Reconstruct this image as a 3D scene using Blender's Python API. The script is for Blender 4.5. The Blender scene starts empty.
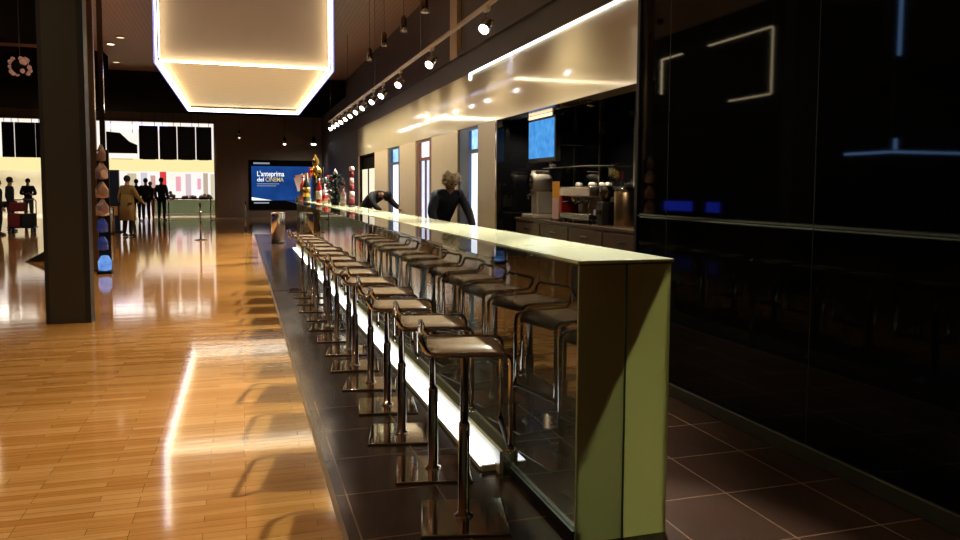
import bpy, bmesh, math, random
from mathutils import Vector, Matrix
random.seed(7)
S = bpy.context.scene
COL = S.collection
PI = math.pi

# ------------------------------------------------------------------ helpers
class MB:
    """collects shapes and links them as ONE mesh object"""
    def __init__(self):
        self.bm = bmesh.new()
        self.mi = 0
    def _f(self, vs, smooth=False):
        try:
            f = self.bm.faces.new(vs)
        except ValueError:
            return None
        f.material_index = self.mi
        f.smooth = smooth
        return f
    def box(self, x0, x1, y0, y1, z0, z1, bevel=0.0, seg=2):
        v = [self.bm.verts.new(p) for p in ((x0,y0,z0),(x1,y0,z0),(x1,y1,z0),(x0,y1,z0),(x0,y0,z1),(x1,y0,z1),(x1,y1,z1),(x0,y1,z1))]
        fs = [self._f([v[i] for i in q]) for q in ((0,3,2,1),(4,5,6,7),(0,1,5,4),(1,2,6,5),(2,3,7,6),(3,0,4,7))]
        if bevel > 0:
            es = list({e for f in fs for e in f.edges})
            r = bmesh.ops.bevel(self.bm, geom=es, offset=bevel, segments=seg, affect='EDGES', profile=0.5)
            for f in r['faces']:
                f.material_index = self.mi; f.smooth = True
        return self
    def ring(self, c, r, n, u, w):
        return [self.bm.verts.new(c + (u*math.cos(2*PI*i/n) + w*math.sin(2*PI*i/n))*r) for i in range(n)]
    def tube(self, path, r, seg=10, closed=False, caps=True):
        P = [Vector(p) for p in path]
        n = len(P)
        rr = r if isinstance(r, (list, tuple)) else [r]*n
        rings = []
        t0 = (P[1]-P[0]).normalized()
        up = Vector((0,0,1)) if abs(t0.z) < .9 else Vector((1,0,0))
        u = t0.cross(up).normalized()
        for i in range(n):
            if closed:
                t = (P[(i+1) % n]-P[i-1]).normalized()
            else:
                t = (P[min(i+1, n-1)]-P[max(i-1, 0)]).normalized()
            u = (u - t*u.dot(t)).normalized()
            w = t.cross(u).normalized()
            rings.append(self.ring(P[i], rr[i], seg, u, w))
        m = n if closed else n-1
        for i in range(m):
            a, b = rings[i], rings[(i+1) % n]
            for k in range(seg):
                self._f([a[k], a[(k+1) % seg], b[(k+1) % seg], b[k]], True)
        if caps and not closed:
            self._f(list(reversed(rings[0]))); self._f(rings[-1])
        return self
    def lathe(self, prof, c=(0,0,0), seg=20, axis=(0,0,1)):
        c = Vector(c); a = Vector(axis).normalized()
        up = Vector((0,0,1)) if abs(a.z) < .9 else Vector((1,0,0))
        u = a.cross(up).normalized(); w = a.cross(u).normalized()
        rings = []
        for (r, h) in prof:
            if r < 1e-6:
                rings.append([self.bm.verts.new(c + a*h)])
            else:
                rings.append(self.ring(c + a*h, r, seg, u, w))
        for i in range(len(rings)-1):
            p, q = rings[i], rings[i+1]
            flat = abs(prof[i][1]-prof[i+1][1]) < 1e-5
            for k in range(seg):
                if len(p) == 1 and len(q) == 1: continue
                if len(p) == 1: self._f([p[0], q[(k+1) % seg], q[k]], not flat)
                elif len(q) == 1: self._f([p[k], p[(k+1) % seg], q[0]], not flat)
                else: self._f([p[k], p[(k+1) % seg], q[(k+1) % seg], q[k]], not flat)
        if len(rings[0]) > 1: self._f(list(reversed(rings[0])))
        if len(rings[-1]) > 1: self._f(rings[-1])
        return self
    def prism(self, poly, z0, z1, m=None):
        """polygon in XY extruded in Z, then placed by matrix m"""
        m = m or Matrix.Identity(4)
        a = [self.bm.verts.new(m @ Vector((x, y, z0))) for x, y in poly]
        b = [self.bm.verts.new(m @ Vector((x, y, z1))) for x, y in poly]
        self._f(list(reversed(a))); self._f(b)
        n = len(poly)
        for i in range(n):
            self._f([a[i], a[(i+1) % n], b[(i+1) % n], b[i]])
        return self
    def sphere(self, c, r, sc=(1,1,1), u=12, v=8):
        m = Matrix.Translation(c) @ Matrix.Diagonal((sc[0]*r, sc[1]*r, sc[2]*r, 1))
        res = bmesh.ops.create_uvsphere(self.bm, u_segments=u, v_segments=v, radius=1, matrix=m)
        for f in {f for vv in res['verts'] for f in vv.link_faces}:
            f.material_index = self.mi; f.smooth = True
        return self
    def build(self, name, mats, parent=None):
        bmesh.ops.recalc_face_normals(self.bm, faces=self.bm.faces)
        me = bpy.data.meshes.new(name)
        self.bm.to_mesh(me); self.bm.free()
        for m in (mats if isinstance(mats, (list, tuple)) else [mats]):
            me.materials.append(m)
        o = bpy.data.objects.new(name, me)
        COL.objects.link(o)
        if parent: o.parent = parent
        return o

def fillet(pts, r, n=5, closed=False):
    """round the corners of a polyline"""
    P = [Vector(p) for p in pts]; out = []
    N = len(P)
    for i in range(N):
        if not closed and i in (0, N-1):
            out.append(P[i]); continue
        a, b, c = P[i-1], P[i], P[(i+1) % N]
        d1 = (a-b); d2 = (c-b)
        k = min(r, d1.length*.49, d2.length*.49)
        p, q = b + d1.normalized()*k, b + d2.normalized()*k
        for j in range(n+1):
            t = j/n
            out.append((p*(1-t)+b*t)*(1-t) + (b*(1-t)+q*t)*t)
    return out

def tag(o, label, cat, group=None, kind=None):
    if label: o['label'] = label
    if cat: o['category'] = cat
    if group: o['group'] = group
    if kind: o['kind'] = kind
    return o
def thing(name, label, cat, loc=(0,0,0), rz=0, group=None):
    o = bpy.data.objects.new(name, None); COL.objects.link(o)
    o.empty_display_size = .1
    o.location = loc; o.rotation_euler = (0, 0, rz)
    return tag(o, label, cat, group)
def struct(o, label=None):
    o['kind'] = 'structure'
    if label: o['label'] = label
    return o
def dup(root, loc, rz=0, label=None):
    r = root.copy(); COL.objects.link(r); r.location = loc; r.rotation_euler = (0, 0, rz)
    if label: r['label'] = label
    for ch in list(root.children):
        c = ch.copy(); COL.objects.link(c); c.parent = r
        for g in list(ch.children):
            d = g.copy(); COL.objects.link(d); d.parent = c
    return r

# ------------------------------------------------------------------ materials
def mat(name, col, rough=.5, metal=0, emit=None, es=0, coat=0, var=0.0, vscale=8, spec=.5, trans=0):
    m = bpy.data.materials.new(name); m.use_nodes = True
    nt = m.node_tree; b = nt.nodes['Principled BSDF']
    b.inputs['Base Color'].default_value = (*col, 1)
    b.inputs['Roughness'].default_value = rough
    b.inputs['Metallic'].default_value = metal
    b.inputs['Specular IOR Level'].default_value = spec
    b.inputs['Coat Weight'].default_value = coat
    b.inputs['Coat Roughness'].default_value = .05
    b.inputs['Transmission Weight'].default_value = trans
    if emit:
        b.inputs['Emission Color'].default_value = (*emit, 1)
        b.inputs['Emission Strength'].default_value = es
    if var > 0:
        tc = nt.nodes.new('ShaderNodeTexCoord'); no = nt.nodes.new('ShaderNodeTexNoise')
        no.inputs['Scale'].default_value = vscale
        nt.links.new(tc.outputs['Object'], no.inputs['Vector'])
        mx = nt.nodes.new('ShaderNodeMix'); mx.data_type = 'RGBA'
        mx.inputs[6].default_value = (*[c*(1-var) for c in col], 1)
        mx.inputs[7].default_value = (*[min(1, c*(1+var)) for c in col], 1)
        nt.links.new(no.outputs['Fac'], mx.inputs[0])
        nt.links.new(mx.outputs[2], b.inputs['Base Color'])
    return m

def emis(name, col, s):
    m = bpy.data.materials.new(name); m.use_nodes = True
    nt = m.node_tree; nt.nodes.clear()
    e = nt.nodes.new('ShaderNodeEmission'); o = nt.nodes.new('ShaderNodeOutputMaterial')
    e.inputs['Color'].default_value = (*col, 1); e.inputs['Strength'].default_value = s
    nt.links.new(e.outputs[0], o.inputs['Surface'])
    return m

def glass(name, tint, ior=1.5, rough=0.0):
    m = bpy.data.materials.new(name); m.use_nodes = True
    nt = m.node_tree; nt.nodes.clear()
    t = nt.nodes.new('ShaderNodeBsdfTransparent'); t.inputs['Color'].default_value = (*tint, 1)
    g = nt.nodes.new('ShaderNodeBsdfGlossy'); g.inputs['Roughness'].default_value = rough
    f = nt.nodes.new('ShaderNodeFresnel'); f.inputs['IOR'].default_value = ior
    x = nt.nodes.new('ShaderNodeMixShader'); o = nt.nodes.new('ShaderNodeOutputMaterial')
    # only the outer face of the pane mirrors; the inner face lets the light through
    ge = nt.nodes.new('ShaderNodeNewGeometry'); k = nt.nodes.new('ShaderNodeMath'); k.operation = 'SUBTRACT'; k.use_clamp = True
    nt.links.new(f.outputs[0], k.inputs[0]); nt.links.new(ge.outputs['Backfacing'], k.inputs[1])
    nt.links.new(k.outputs[0], x.inputs[0]); nt.links.new(t.outputs[0], x.inputs[1]); nt.links.new(g.outputs[0], x.inputs[2])
    nt.links.new(x.outputs[0], o.inputs['Surface'])
    return m

def frosted(name, col, tl=.5, rough=.25):
    """translucent back-lit glass: diffuse + translucent + a soft sheen"""
    m = bpy.data.materials.new(name); m.use_nodes = True
    nt = m.node_tree; nt.nodes.clear()
    d = nt.nodes.new('ShaderNodeBsdfDiffuse'); d.inputs['Color'].default_value = (*col, 1)
    t = nt.nodes.new('ShaderNodeBsdfTranslucent'); t.inputs['Color'].default_value = (*col, 1)
    g = nt.nodes.new('ShaderNodeBsdfGlossy'); g.inputs['Roughness'].default_value = rough
    f = nt.nodes.new('ShaderNodeFresnel'); f.inputs['IOR'].default_value = 1.45
    x = nt.nodes.new('ShaderNodeMixShader'); x.inputs[0].default_value = tl
    y = nt.nodes.new('ShaderNodeMixShader'); o = nt.nodes.new('ShaderNodeOutputMaterial')
    nt.links.new(d.outputs[0], x.inputs[1]); nt.links.new(t.outputs[0], x.inputs[2])
    nt.links.new(f.outputs[0], y.inputs[0]); nt.links.new(x.outputs[0], y.inputs[1]); nt.links.new(g.outputs[0], y.inputs[2])
    nt.links.new(y.outputs[0], o.inputs['Surface'])
    return m

def wood_floor():
    m = bpy.data.materials.new('oak_strip_parquet'); m.use_nodes = True
    nt = m.node_tree; N = nt.nodes; L = nt.links; b = N['Principled BSDF']
    tc = N.new('ShaderNodeTexCoord')
    br = N.new('ShaderNodeTexBrick')
    br.inputs['Scale'].default_value = 1
    br.inputs['Brick Width'].default_value = .48
    br.inputs['Row Height'].default_value = .062
    br.inputs['Mortar Size'].default_value = .0012
    br.inputs['Color1'].default_value = (.42, .18, .036, 1)
    br.inputs['Color2'].default_value = (.56, .285, .085, 1)
    br.inputs['Mortar'].default_value = (.20, .085, .02, 1)
    br.inputs['Bias'].default_value = 0
    br.offset = .37; br.offset_frequency = 3
    L.new(tc.outputs['Object'], br.inputs['Vector'])
    mp = N.new('ShaderNodeMapping'); mp.inputs['Scale'].default_value = (1.5, 40, 1)
    L.new(tc.outputs['Object'], mp.inputs['Vector'])
    no = N.new('ShaderNodeTexNoise'); no.inputs['Scale'].default_value = 1.2; no.inputs['Detail'].default_value = 5
    L.new(mp.outputs[0], no.inputs['Vector'])
    mx = N.new('ShaderNodeMix'); mx.data_type = 'RGBA'; mx.blend_type = 'MULTIPLY'
    mx.inputs[0].default_value = .55
    cr = N.new('ShaderNodeValToRGB')
    cr.color_ramp.elements[0].position = .3; cr.color_ramp.elements[0].color = (.5, .42, .35, 1)
    cr.color_ramp.elements[1].position = .7; cr.color_ramp.elements[1].color = (1, 1, 1, 1)
    L.new(no.outputs['Fac'], cr.inputs[0])
    L.new(br.outputs['Color'], mx.inputs[6]); L.new(cr.outputs[0], mx.inputs[7])
    L.new(mx.outputs[2], b.inputs['Base Color'])
    # slight unevenness of the lacquer
    mp2 = N.new('ShaderNodeMapping'); mp2.inputs['Scale'].default_value = (.8, 6, 1)
    L.new(tc.outputs['Object'], mp2.inputs['Vector'])
    n2 = N.new('ShaderNodeTexNoise'); n2.inputs['Scale'].default_value = 1.0; n2.inputs['Detail'].default_value = 2
    L.new(mp2.outputs[0], n2.inputs['Vector'])
    bp = N.new('ShaderNodeBump'); bp.inputs['Strength'].default_value = .035; bp.inputs['Distance'].default_value = .02
    L.new(n2.outputs['Fac'], bp.inputs['Height']); L.new(bp.outputs[0], b.inputs['Normal'])
    b.inputs['Roughness'].default_value = .08
    b.inputs['IOR'].default_value = 2.2
    return m

def tile_floor():
    m = bpy.data.materials.new('dark_stone_tile'); m.use_nodes = True
    nt = m.node_tree; N = nt.nodes; L = nt.links; b = N['Principled BSDF']
    tc = N.new('ShaderNodeTexCoord'); mp = N.new('ShaderNodeMapping')
    mp.inputs['Location'].default_value = (-.02, -.12, 0)
    L.new(tc.outputs['Object'], mp.inputs['Vector'])
    br = N.new('ShaderNodeTexBrick'); br.offset = 0
    br.inputs['Scale'].default_value = 1
    br.inputs['Brick Width'].default_value = .445
    br.inputs['Row Height'].default_value = .505
    br.inputs['Mortar Size'].default_value = .004
    br.inputs['Color1'].default_value = (.030,.015,.009, 1)
    br.inputs['Color2'].default_value = (.038,.019,.011, 1)
    br.inputs['Mortar'].default_value = (.14, .085, .05, 1)
    L.new(mp.outputs[0], br.inputs['Vector'])
    L.new(br.outputs['Color'], b.inputs['Base Color'])
    no = N.new('ShaderNodeTexNoise'); no.inputs['Scale'].default_value = 3
    L.new(tc.outputs['Object'], no.inputs['Vector'])
    mr = N.new('ShaderNodeMapRange'); mr.inputs['To Min'].default_value = .12; mr.inputs['To Max'].default_value = .26
    L.new(no.outputs['Fac'], mr.inputs['Value']); L.new(mr.outputs[0], b.inputs['Roughness'])
    b.inputs['Specular IOR Level'].default_value = .35
    return m

def striped(name, c1, c2, axis, scale, rough=.5, emit=None, es=0):
    m = mat(name, c1, rough, emit=emit, es=es)
    nt = m.node_tree; N = nt.nodes; L = nt.links; b = N['Principled BSDF']
    tc = N.new('ShaderNodeTexCoord'); w = N.new('ShaderNodeTexWave')
    w.bands_direction = axis; w.inputs['Scale'].default_value = scale; w.inputs['Distortion'].default_value = .6
    L.new(tc.outputs['Object'], w.inputs['Vector'])
    mx = N.new('ShaderNodeMix'); mx.data_type = 'RGBA'
    mx.inputs[6].default_value = (*c1, 1); mx.inputs[7].default_value = (*c2, 1)
    L.new(w.outputs['Fac'], mx.inputs[0]); L.new(mx.outputs[2], b.inputs['Base Color'])
    return m

def screenmat(name, c1, c2, s, scale=6):
    m = bpy.data.materials.new(name); m.use_nodes = True
    nt = m.node_tree; nt.nodes.clear(); N = nt.nodes; L = nt.links
    tc = N.new('ShaderNodeTexCoord'); no = N.new('ShaderNodeTexNoise'); no.inputs['Scale'].default_value = scale
    mx = N.new('ShaderNodeMix'); mx.data_type = 'RGBA'
    mx.inputs[6].default_value = (*c1, 1); mx.inputs[7].default_value = (*c2, 1)
    e = N.new('ShaderNodeEmission'); e.inputs['Strength'].default_value = s
    o = N.new('ShaderNodeOutputMaterial')
    L.new(tc.outputs['Object'], no.inputs['Vector']); L.new(no.outputs['Fac'], mx.inputs[0])
    L.new(mx.outputs[2], e.inputs['Color']); L.new(e.outputs[0], o.inputs['Surface'])
    return m

M = dict(  # name: material
    wood=wood_floor(), tile=tile_floor(),
    ceil=striped('dark_slatted_ceiling', (.34,.225,.135), (.42,.285,.175), 'X', 3.0, .6),
    ceil_b=mat('brown_bulkhead', (.070,.047,.030), .55, var=.2, vscale=3),
    wallb=mat('taupe_back_wall', (.26,.19,.145), .6, var=.15, vscale=2),
    dark=mat('near_black_paint', (.012,.010,.009), .95, var=.2, spec=0),
    blackgl=mat('black_gloss_panel', (.004,.004,.005), .03, spec=.22, var=.2),
    blackmt=mat('black_matt_metal', (.012,.012,.012), .4, metal=.3, var=.2),
    skirt=mat('brushed_dark_skirting', (.10,.10,.075), .35, metal=.6, var=.2),
    cream=mat('cream_gloss_laminate', (.74,.66,.47), .10, coat=.5, var=.03, vscale=2),
    creamm=mat('cream_satin_panel', (.68,.58,.41), .35, var=.04, vscale=2),
    chrome=mat('polished_chrome', (.72,.66,.58), .07, metal=1, var=.03),
    dchrome=mat('dark_chrome', (.22,.18,.15), .12, metal=1, var=.1),
    steel=mat('brushed_steel', (.62,.58,.52), .22, metal=1, var=.08, vscale=30),
    seat=mat('tan_leatherette', (.33,.205,.12), .36, var=.1, vscale=20, coat=.3),
    rubber=mat('black_rubber', (.01,.01,.01), .5, var=.2),
    bartop=mat('pale_green_backed_glass', (.72,.75,.47), .16, coat=.35, var=.02),
    machine=mat('satin_silver_paint', (.50,.47,.42), .38, metal=.25, var=.1),
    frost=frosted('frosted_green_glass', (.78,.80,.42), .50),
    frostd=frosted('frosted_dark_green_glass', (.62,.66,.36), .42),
    gedge=mat('green_glass_edge', (.10,.22,.14), .1, emit=(.3,.6,.4), es=0.0),
    clear=glass('clear_front_glass', (.42,.46,.40), 1.95), ledge=glass('clear_green_ledge_glass', (.86,.92,.88), 2.0),
    led=emis('white_led_light', (.88,.92,1.0), 7), blueedge=emis('violet_blue_edge', (.40,.36,1.0), 1.2), leddim=emis('dim_warm_tube', (1.0,.80,.48), 6),
    ledfloor=emis('cool_white_light_strip', (.88,.95,1.0), 5),
    ledblue=emis('blue_white_led_edge', (.55,.55,1.0), 6),
    ledwarm=emis('warm_white_led', (1.0,.84,.56), 12.0),
    ledb2=emis('ice_blue_tube', (.25,.50,1.0), 5),
    lens=emis('lamp_lens', (1.0,.97,1.0), 14),
    lensw=emis('warm_lamp_lens', (1.0,.85,.6), 7),
    lens_dim=emis('amber_dim_lens', (1.0,.75,.45), 1.6),
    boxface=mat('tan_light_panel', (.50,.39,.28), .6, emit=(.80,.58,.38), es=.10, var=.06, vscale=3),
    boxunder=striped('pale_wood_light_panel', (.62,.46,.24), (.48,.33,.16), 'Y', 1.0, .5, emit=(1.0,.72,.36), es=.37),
    shopwall=mat('white_shop_wall', (.8,.76,.66), .6, var=.08, vscale=1.5),
    shopfloor=mat('pale_shop_floor', (.62,.56,.44), .2, var=.08),
    shoplight=emis('shop_ceiling_light', (1.0,.93,.78), 7),
    shopback=screenmat('lit_shop_back', (1.0,.86,.62), (.95,.90,1.0), 1.1, .9),
    yellow=emis('yellow_lit_fascia', (1.0,.84,.40), 1.05),
    pink=emis('pink_lit_panel', (1.0,.45,.55), .9),
    redban=mat('red_banner', (.55,.03,.04), .5, emit=(.8,.05,.07), es=.25, var=.1),
    lilac=emis('lilac_tube', (.72,.62,1.0), 2.5),
    gcounter=mat('green_glass_counter', (.30,.42,.30), .15, var=.1),
    goods=mat('dark_goods', (.06,.03,.02), .6, var=.4, vscale=20),
    bluescr=screenmat('blue_screen', (.004,.02,.10), (.016,.085,.36), 1.0, 1.2),
    white_e=emis('white_screen_text', (.95,.97,1.0), 1.2),
    gold_e=emis('gold_screen_text', (.85,.66,.25), .8),
    grey_e=emis('grey_screen_text', (.45,.52,.62), .6),
    tv=screenmat('tv_picture', (.02,.16,.62), (.14,.52,.98), 1.0, 9),
    wblue=screenmat('blue_menu_screen', (.05,.22,.85), (.55,.85,1.0), 1.6, 5),
    wpink=screenmat('pinkish_menu_screen', (1.0,.75,.80), (1.0,.95,1.0), 1.6, 5),
    wpane=screenmat('white_lit_pane', (.72,.80,1.0), (1.0,.98,.96), 1.6, 2),
    wpanel=screenmat('blueish_lit_pane', (.35,.50,.85), (1.0,.95,.98), 1.35, 4),
    wcream=screenmat('cream_lit_pane', (1.0,.82,.50), (1.0,.92,.78), 1.1, 2),
    bframe=mat('blue_grey_frame', (.06,.09,.16), .3, metal=.4, var=.1),
    rframe=mat('red_brown_frame', (.16,.055,.03), .35, var=.15),
    gold=mat('brass_gold', (.85,.58,.14), .18, metal=1, var=.1),
    red=mat('red_gloss', (.50,.02,.02), .25, var=.1),
    white=mat('white_gloss', (.80,.76,.72), .3, var=.05),
    pinkp=mat('pink_paper', (.78,.50,.46), .6, var=.15, vscale=12),
    leaf=mat('dark_green_leaf', (.012,.022,.012), .5, var=.4, vscale=20),
    navy=mat('navy_cloth', (.012,.014,.030), .8, var=.3, vscale=10),
    blackc=mat('black_cloth', (.010,.010,.012), .85, var=.3, vscale=10),
    coatc=mat('mustard_coat_cloth', (.30,.22,.075), .8, var=.2, vscale=10),
    redc=mat('red_cloth', (.17,.012,.018), .8, var=.2, vscale=10),
    greyc=mat('grey_denim', (.10,.11,.14), .8, var=.2, vscale=10),
    skin=mat('skin', (.52,.32,.22), .5, var=.08, vscale=12),
    hairb=mat('dark_hair', (.015,.010,.008), .6, var=.4, vscale=40),
    hairl=mat('pale_curly_hair', (.62,.50,.36), .7, var=.5, vscale=30),
    eye=mat('eye_dark', (.01,.01,.01), .2, var=.1),
    shoe=mat('shoe_leather', (.01,.009,.008), .4, var=.2),
    kiosk=mat('dark_blue_panel', (.015,.03,.07), .3, var=.2),
    column=mat('charcoal_column_face', (.036,.032,.025), .45, var=.08, vscale=4),
    bline=mat('dull_joint_line', (.06,.06,.05), .5, var=.2),
    bronze=mat('bronze_strip', (.30,.21,.12), .3, metal=1, var=.1),
    orange=mat('orange_card', (.75,.34,.03), .5, var=.1),
    brownst=mat('brown_counter_laminate', (.15,.10,.07), .18, var=.25, vscale=6, coat=.4),
    cables=mat('grey_cable', (.05,.045,.04), .5, var=.2),
    ghost=mat('mirror_reflective_glass', (.3,.3,.3), .1, metal=.5, var=.1),
)

def collage():
    m = mat('printed_collage', (.3,.2,.15), .35)
    nt = m.node_tree; N = nt.nodes; L = nt.links; b = N['Principled BSDF']
    tc = N.new('ShaderNodeTexCoord'); v = N.new('ShaderNodeTexVoronoi'); v.inputs['Scale'].default_value = 7
    cr = N.new('ShaderNodeValToRGB'); cr.color_ramp.interpolation = 'LINEAR'
    e = cr.color_ramp.elements
    e[0].color = (.04,.02,.02,1); e[1].color = (.7,.62,.52,1)
    for p, c in ((.3,(.30,.15,.08,1)), (.5,(.12,.09,.12,1)), (.7,(.5,.28,.16,1))):
        x = e.new(p); x.color = c
    sp = N.new('ShaderNodeSeparateColor')
    L.new(tc.outputs['Object'], v.inputs['Vector']); L.new(v.outputs['Color'], sp.inputs[0])
    L.new(sp.outputs[0], cr.inputs[0]); L.new(cr.outputs[0], b.inputs['Base Color'])
    L.new(cr.outputs[0], b.inputs['Emission Color']); b.inputs['Emission Strength'].default_value = .10
    return m
M['collage'] = collage()

def spotlight(parent, loc, target, watts, size=60, blend=.5, col=(1,.93,.82), radius=.04, name='lamp_light'):
    l = bpy.data.lights.new(name, 'SPOT'); l.energy = watts; l.spot_size = math.radians(size)
    l.spot_blend = blend; l.color = col; l.shadow_soft_size = radius
    o = bpy.data.objects.new(name, l); COL.objects.link(o)
    o.location = loc
    d = Vector(target)-Vector(loc)
    o.rotation_euler = d.to_track_quat('-Z', 'Y').to_euler()
    if parent: o.parent = parent
    return o

# ------------------------------------------------------------------ camera
H = 1.48
cam = bpy.data.cameras.new('camera'); co = bpy.data.objects.new('camera', cam); COL.objects.link(co)
cam.sensor_width = 36; cam.lens = 770/960*36; cam.clip_end = 200; cam.clip_start = .05
co.location = (0, 0, H)
cam.shift_y = -.0287
co.rotation_euler = (Matrix.Rotation(math.radians(-17.25), 3, 'Z') @ Matrix.Rotation(math.radians(86.0), 3, 'X') @ Matrix.Rotation(math.radians(.3), 3, 'Z')).to_euler()
S.camera = co

# ------------------------------------------------------------------ setting
CZ = 5.65; YB = 40.0; TX = .40; TY = 25.4; XF = 3.95
m = MB()
m.box(-16, TX, -6, YB, -.1, 0); m.box(TX, 8, TY, YB, -.1, 0)
struct(m.build('floor', M['wood']), 'glossy orange oak strip floor of the hall')
m = MB(); m.box(TX, 5.2, -6, TY, -.1, 0)
struct(m.build('floor.001', M['tile']), 'dark brown tile floor under the bar')
m = MB(); m.box(-16, 8, YB, 52, -.1, 0)
struct(m.build('floor.002', M['shopfloor']), 'pale floor of the lit shop')
m = MB(); m.box(TX-.012, TX+.012, -6, TY, 0, .003); m.box(TX, 5.2, TY-.012, TY+.012, 0, .003)
struct(m.build('trim_1', M['bronze']), 'thin metal strip where wood meets tile')
m = MB(); m.box(-16, 8, -6, 52, CZ, CZ+.15)
struct(m.build('ceiling', M['ceil']))
# back wall with the wide shop opening
m = MB()
m.box(-1.13, 8, YB, YB+.3, 0, CZ); m.box(-16, -14.2, YB, YB+.3, 0, CZ); m.box(-14.2, -1.13, YB, YB+.3, 4.62, CZ)
struct(m.build('wall_back', M['wallb']), 'taupe back wall around the lit shop opening')
m = MB()
m.box(-1.22, -1.10, YB-.05, YB+.1, 0, 4.68); m.box(-14.2, -1.22, YB-.05, YB+.1, 4.56, 4.68)
struct(m.build('trim_2', M['bronze']), 'bronze frame of the shop opening')
m = MB(); m.box(-16.2, -16, -6, 52, 0, CZ)
struct(m.build('wall_left', M['dark']))
# black gloss wall on the right (a solid block the niche begins behind)
m = MB(); m.box(2.95, 5.2, -6, 5.39, 0, CZ)
struct(m.build('wall_right', M['blackgl']), 'black gloss wall panels to the right of the bar')
m = MB(); m.box(2.925, 2.95, -6, 5.39, 0, .085, .004)
struct(m.build('baseboard_right', M['skirt']), 'dull metal skirting of the black wall')
m = MB(); m.box(2.945, 2.95, -6, 5.39, 1.274, 1.282)
struct(m.build('trim_3', M['bline']), 'thin pale joint line across the black wall')
m = MB(); m.box(2.938, 2.952, 5.36, 5.40, 0, CZ); m.box(2.949, 2.951, 3.43, 3.437, 0, CZ); m.box(2.949, 2.951, 4.93, 4.937, 0, CZ)
struct(m.build('trim_4', M['rubber']), 'narrow upright joints of the black wall')
# wall of the bar side with the long cream fascia
OPEN = [(12.86, 14.2), (16.3, 17.9), (19.8, 21.5), (23.7, 27.0)]
m = MB(); y = 11.85
for a, b in OPEN:
    m.box(XF, XF+.25, y, a, 0, 2.58); y = b
m.box(XF, XF+.25, y, 27.2, 0, 2.58)
struct(m.build('wall_right.001', M['creamm']), 'cream wall behind the bar between narrow lit windows')
m = MB(); m.box(XF, XF+.3, 5.39, 27.2, 2.58, 3.54, .006)
struct(m.build('wall_right.002', M['cream']), 'long cream gloss fascia above the back bar')
m = MB(); m.box(XF+.02, XF+.32, 5.39, 40, 3.545, CZ); m.box(XF+.02, XF+.3, 27.25, 40, 0, 3.54)
struct(m.build('wall_right.003', M['ceil_b']), 'dark brown wall above the fascia')
m = MB(); m.box(XF-.05, XF+.02, 5.39, 40, 3.93, 3.99)
struct(m.build('trim_5', M['ceil_b']), 'brown ledge above the fascia')
m = MB(); m.box(XF-.06, XF+.02, 14.05, 14.55, 3.93, CZ)
struct(m.build('trim_6', M['creamm']), 'pale upright cover strip above the fascia')
m = MB()
m.box(4.95, 5.2, 5.39, 11.85, 0, 2.9); m.box(4.2, 5.2, 11.85, 11.95, 0, 2.6); m.box(4.25, 5.2, 5.39, 11.85, 2.58, 2.7)
struct(m.build('wall_right.004', M['blackgl']), 'black gloss lining of the coffee niche')
m = MB(); m.box(3.955, 4.95, 11.835, 11.849, 0, 2.58)
struct(m.build('wall_right.005', M['blackgl']), 'black gloss end panel of the coffee niche')
m = MB()
for yy in (11.003, 10.125, 9.085):
    m.box(4.93, 4.952, yy-.02, yy+.02, 1.02, 2.58)
struct(m.build('trim_7', M['steel']), 'bright upright metal strips on the niche back')
m = MB(); m.box(XF-.004, XF+.004, 11.86, 11.90, 0, 2.58)
struct(m.build('trim_8', M['chrome']), 'metal corner edge of the cream pier')
# dark beams in the upper left
m = MB(); m.box(-16, -4.2, 19.5, 20.3, 4.75, CZ); m.box(-16, -4.0, 26.5, 27.5, 4.85, CZ)
m.box(-16, XF, 30.5, 40.3, 5.02, CZ)
struct(m.build('ceiling.001', M['dark']), 'dark dropped beams under the left ceiling')

# windows in the cream wall
def window(n, y0, y1, frame, fy0, fy1, screen, pane, label, zs=2.16, solid=None):
    m = MB()
    m.box(XF+.03, XF+.20, y0, fy0, 0, 2.58)
    m.box(XF+.03, XF+.20, fy1, y1, 0, 2.58)
    m.box(XF+.03, XF+.20, fy0, fy1, zs-.05, zs+.02)
    m.box(XF+.03, XF+.20, fy0, fy1, 2.53, 2.58)
    m.box(XF+.03, XF+.20, fy0, fy1, 0, .55)
    f = struct(m.build('window_%d' % n, M[frame]), label)
    k = MB(); k.box(XF+.09, XF+.13, fy0, fy1, zs+.02, 2.53); k.build('menu_screen', M[screen], f)
    k = MB(); k.box(XF+.09, XF+.13, fy0, fy1, .55, zs-.05); k.build('pane', M[pane], f)
    k = MB(); k.box(XF+.05, XF+.14, (fy0*.5+fy1*.5)-.02, (fy0*.5+fy1*.5)+.02, .55, zs-.05) if n in (2, 4) else k.box(XF+.05, XF+.14, fy0, fy0+.04, .55, zs-.05)
    k.build('mullion', M[frame], f)
    return f
window(1, 12.86, 14.2, 'bframe', 12.98, 13.55, 'wblue', 'wpane', 'nearest narrow window with blue-grey frame and blue screen')
window(2, 16.3, 17.9, 'rframe', 16.62, 17.62, 'wpink', 'wpanel', 'narrow window with red-brown frame and pinkish screen')
window(3, 19.8, 21.5, 'bframe', 20.1, 21.15, 'wblue', 'wpane', 'third narrow window with small blue screen')
window(4, 23.7, 27.0, 'dark', 23.9, 26.8, 'dark', 'wcream', 'farthest wide window under a dark sign')

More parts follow.
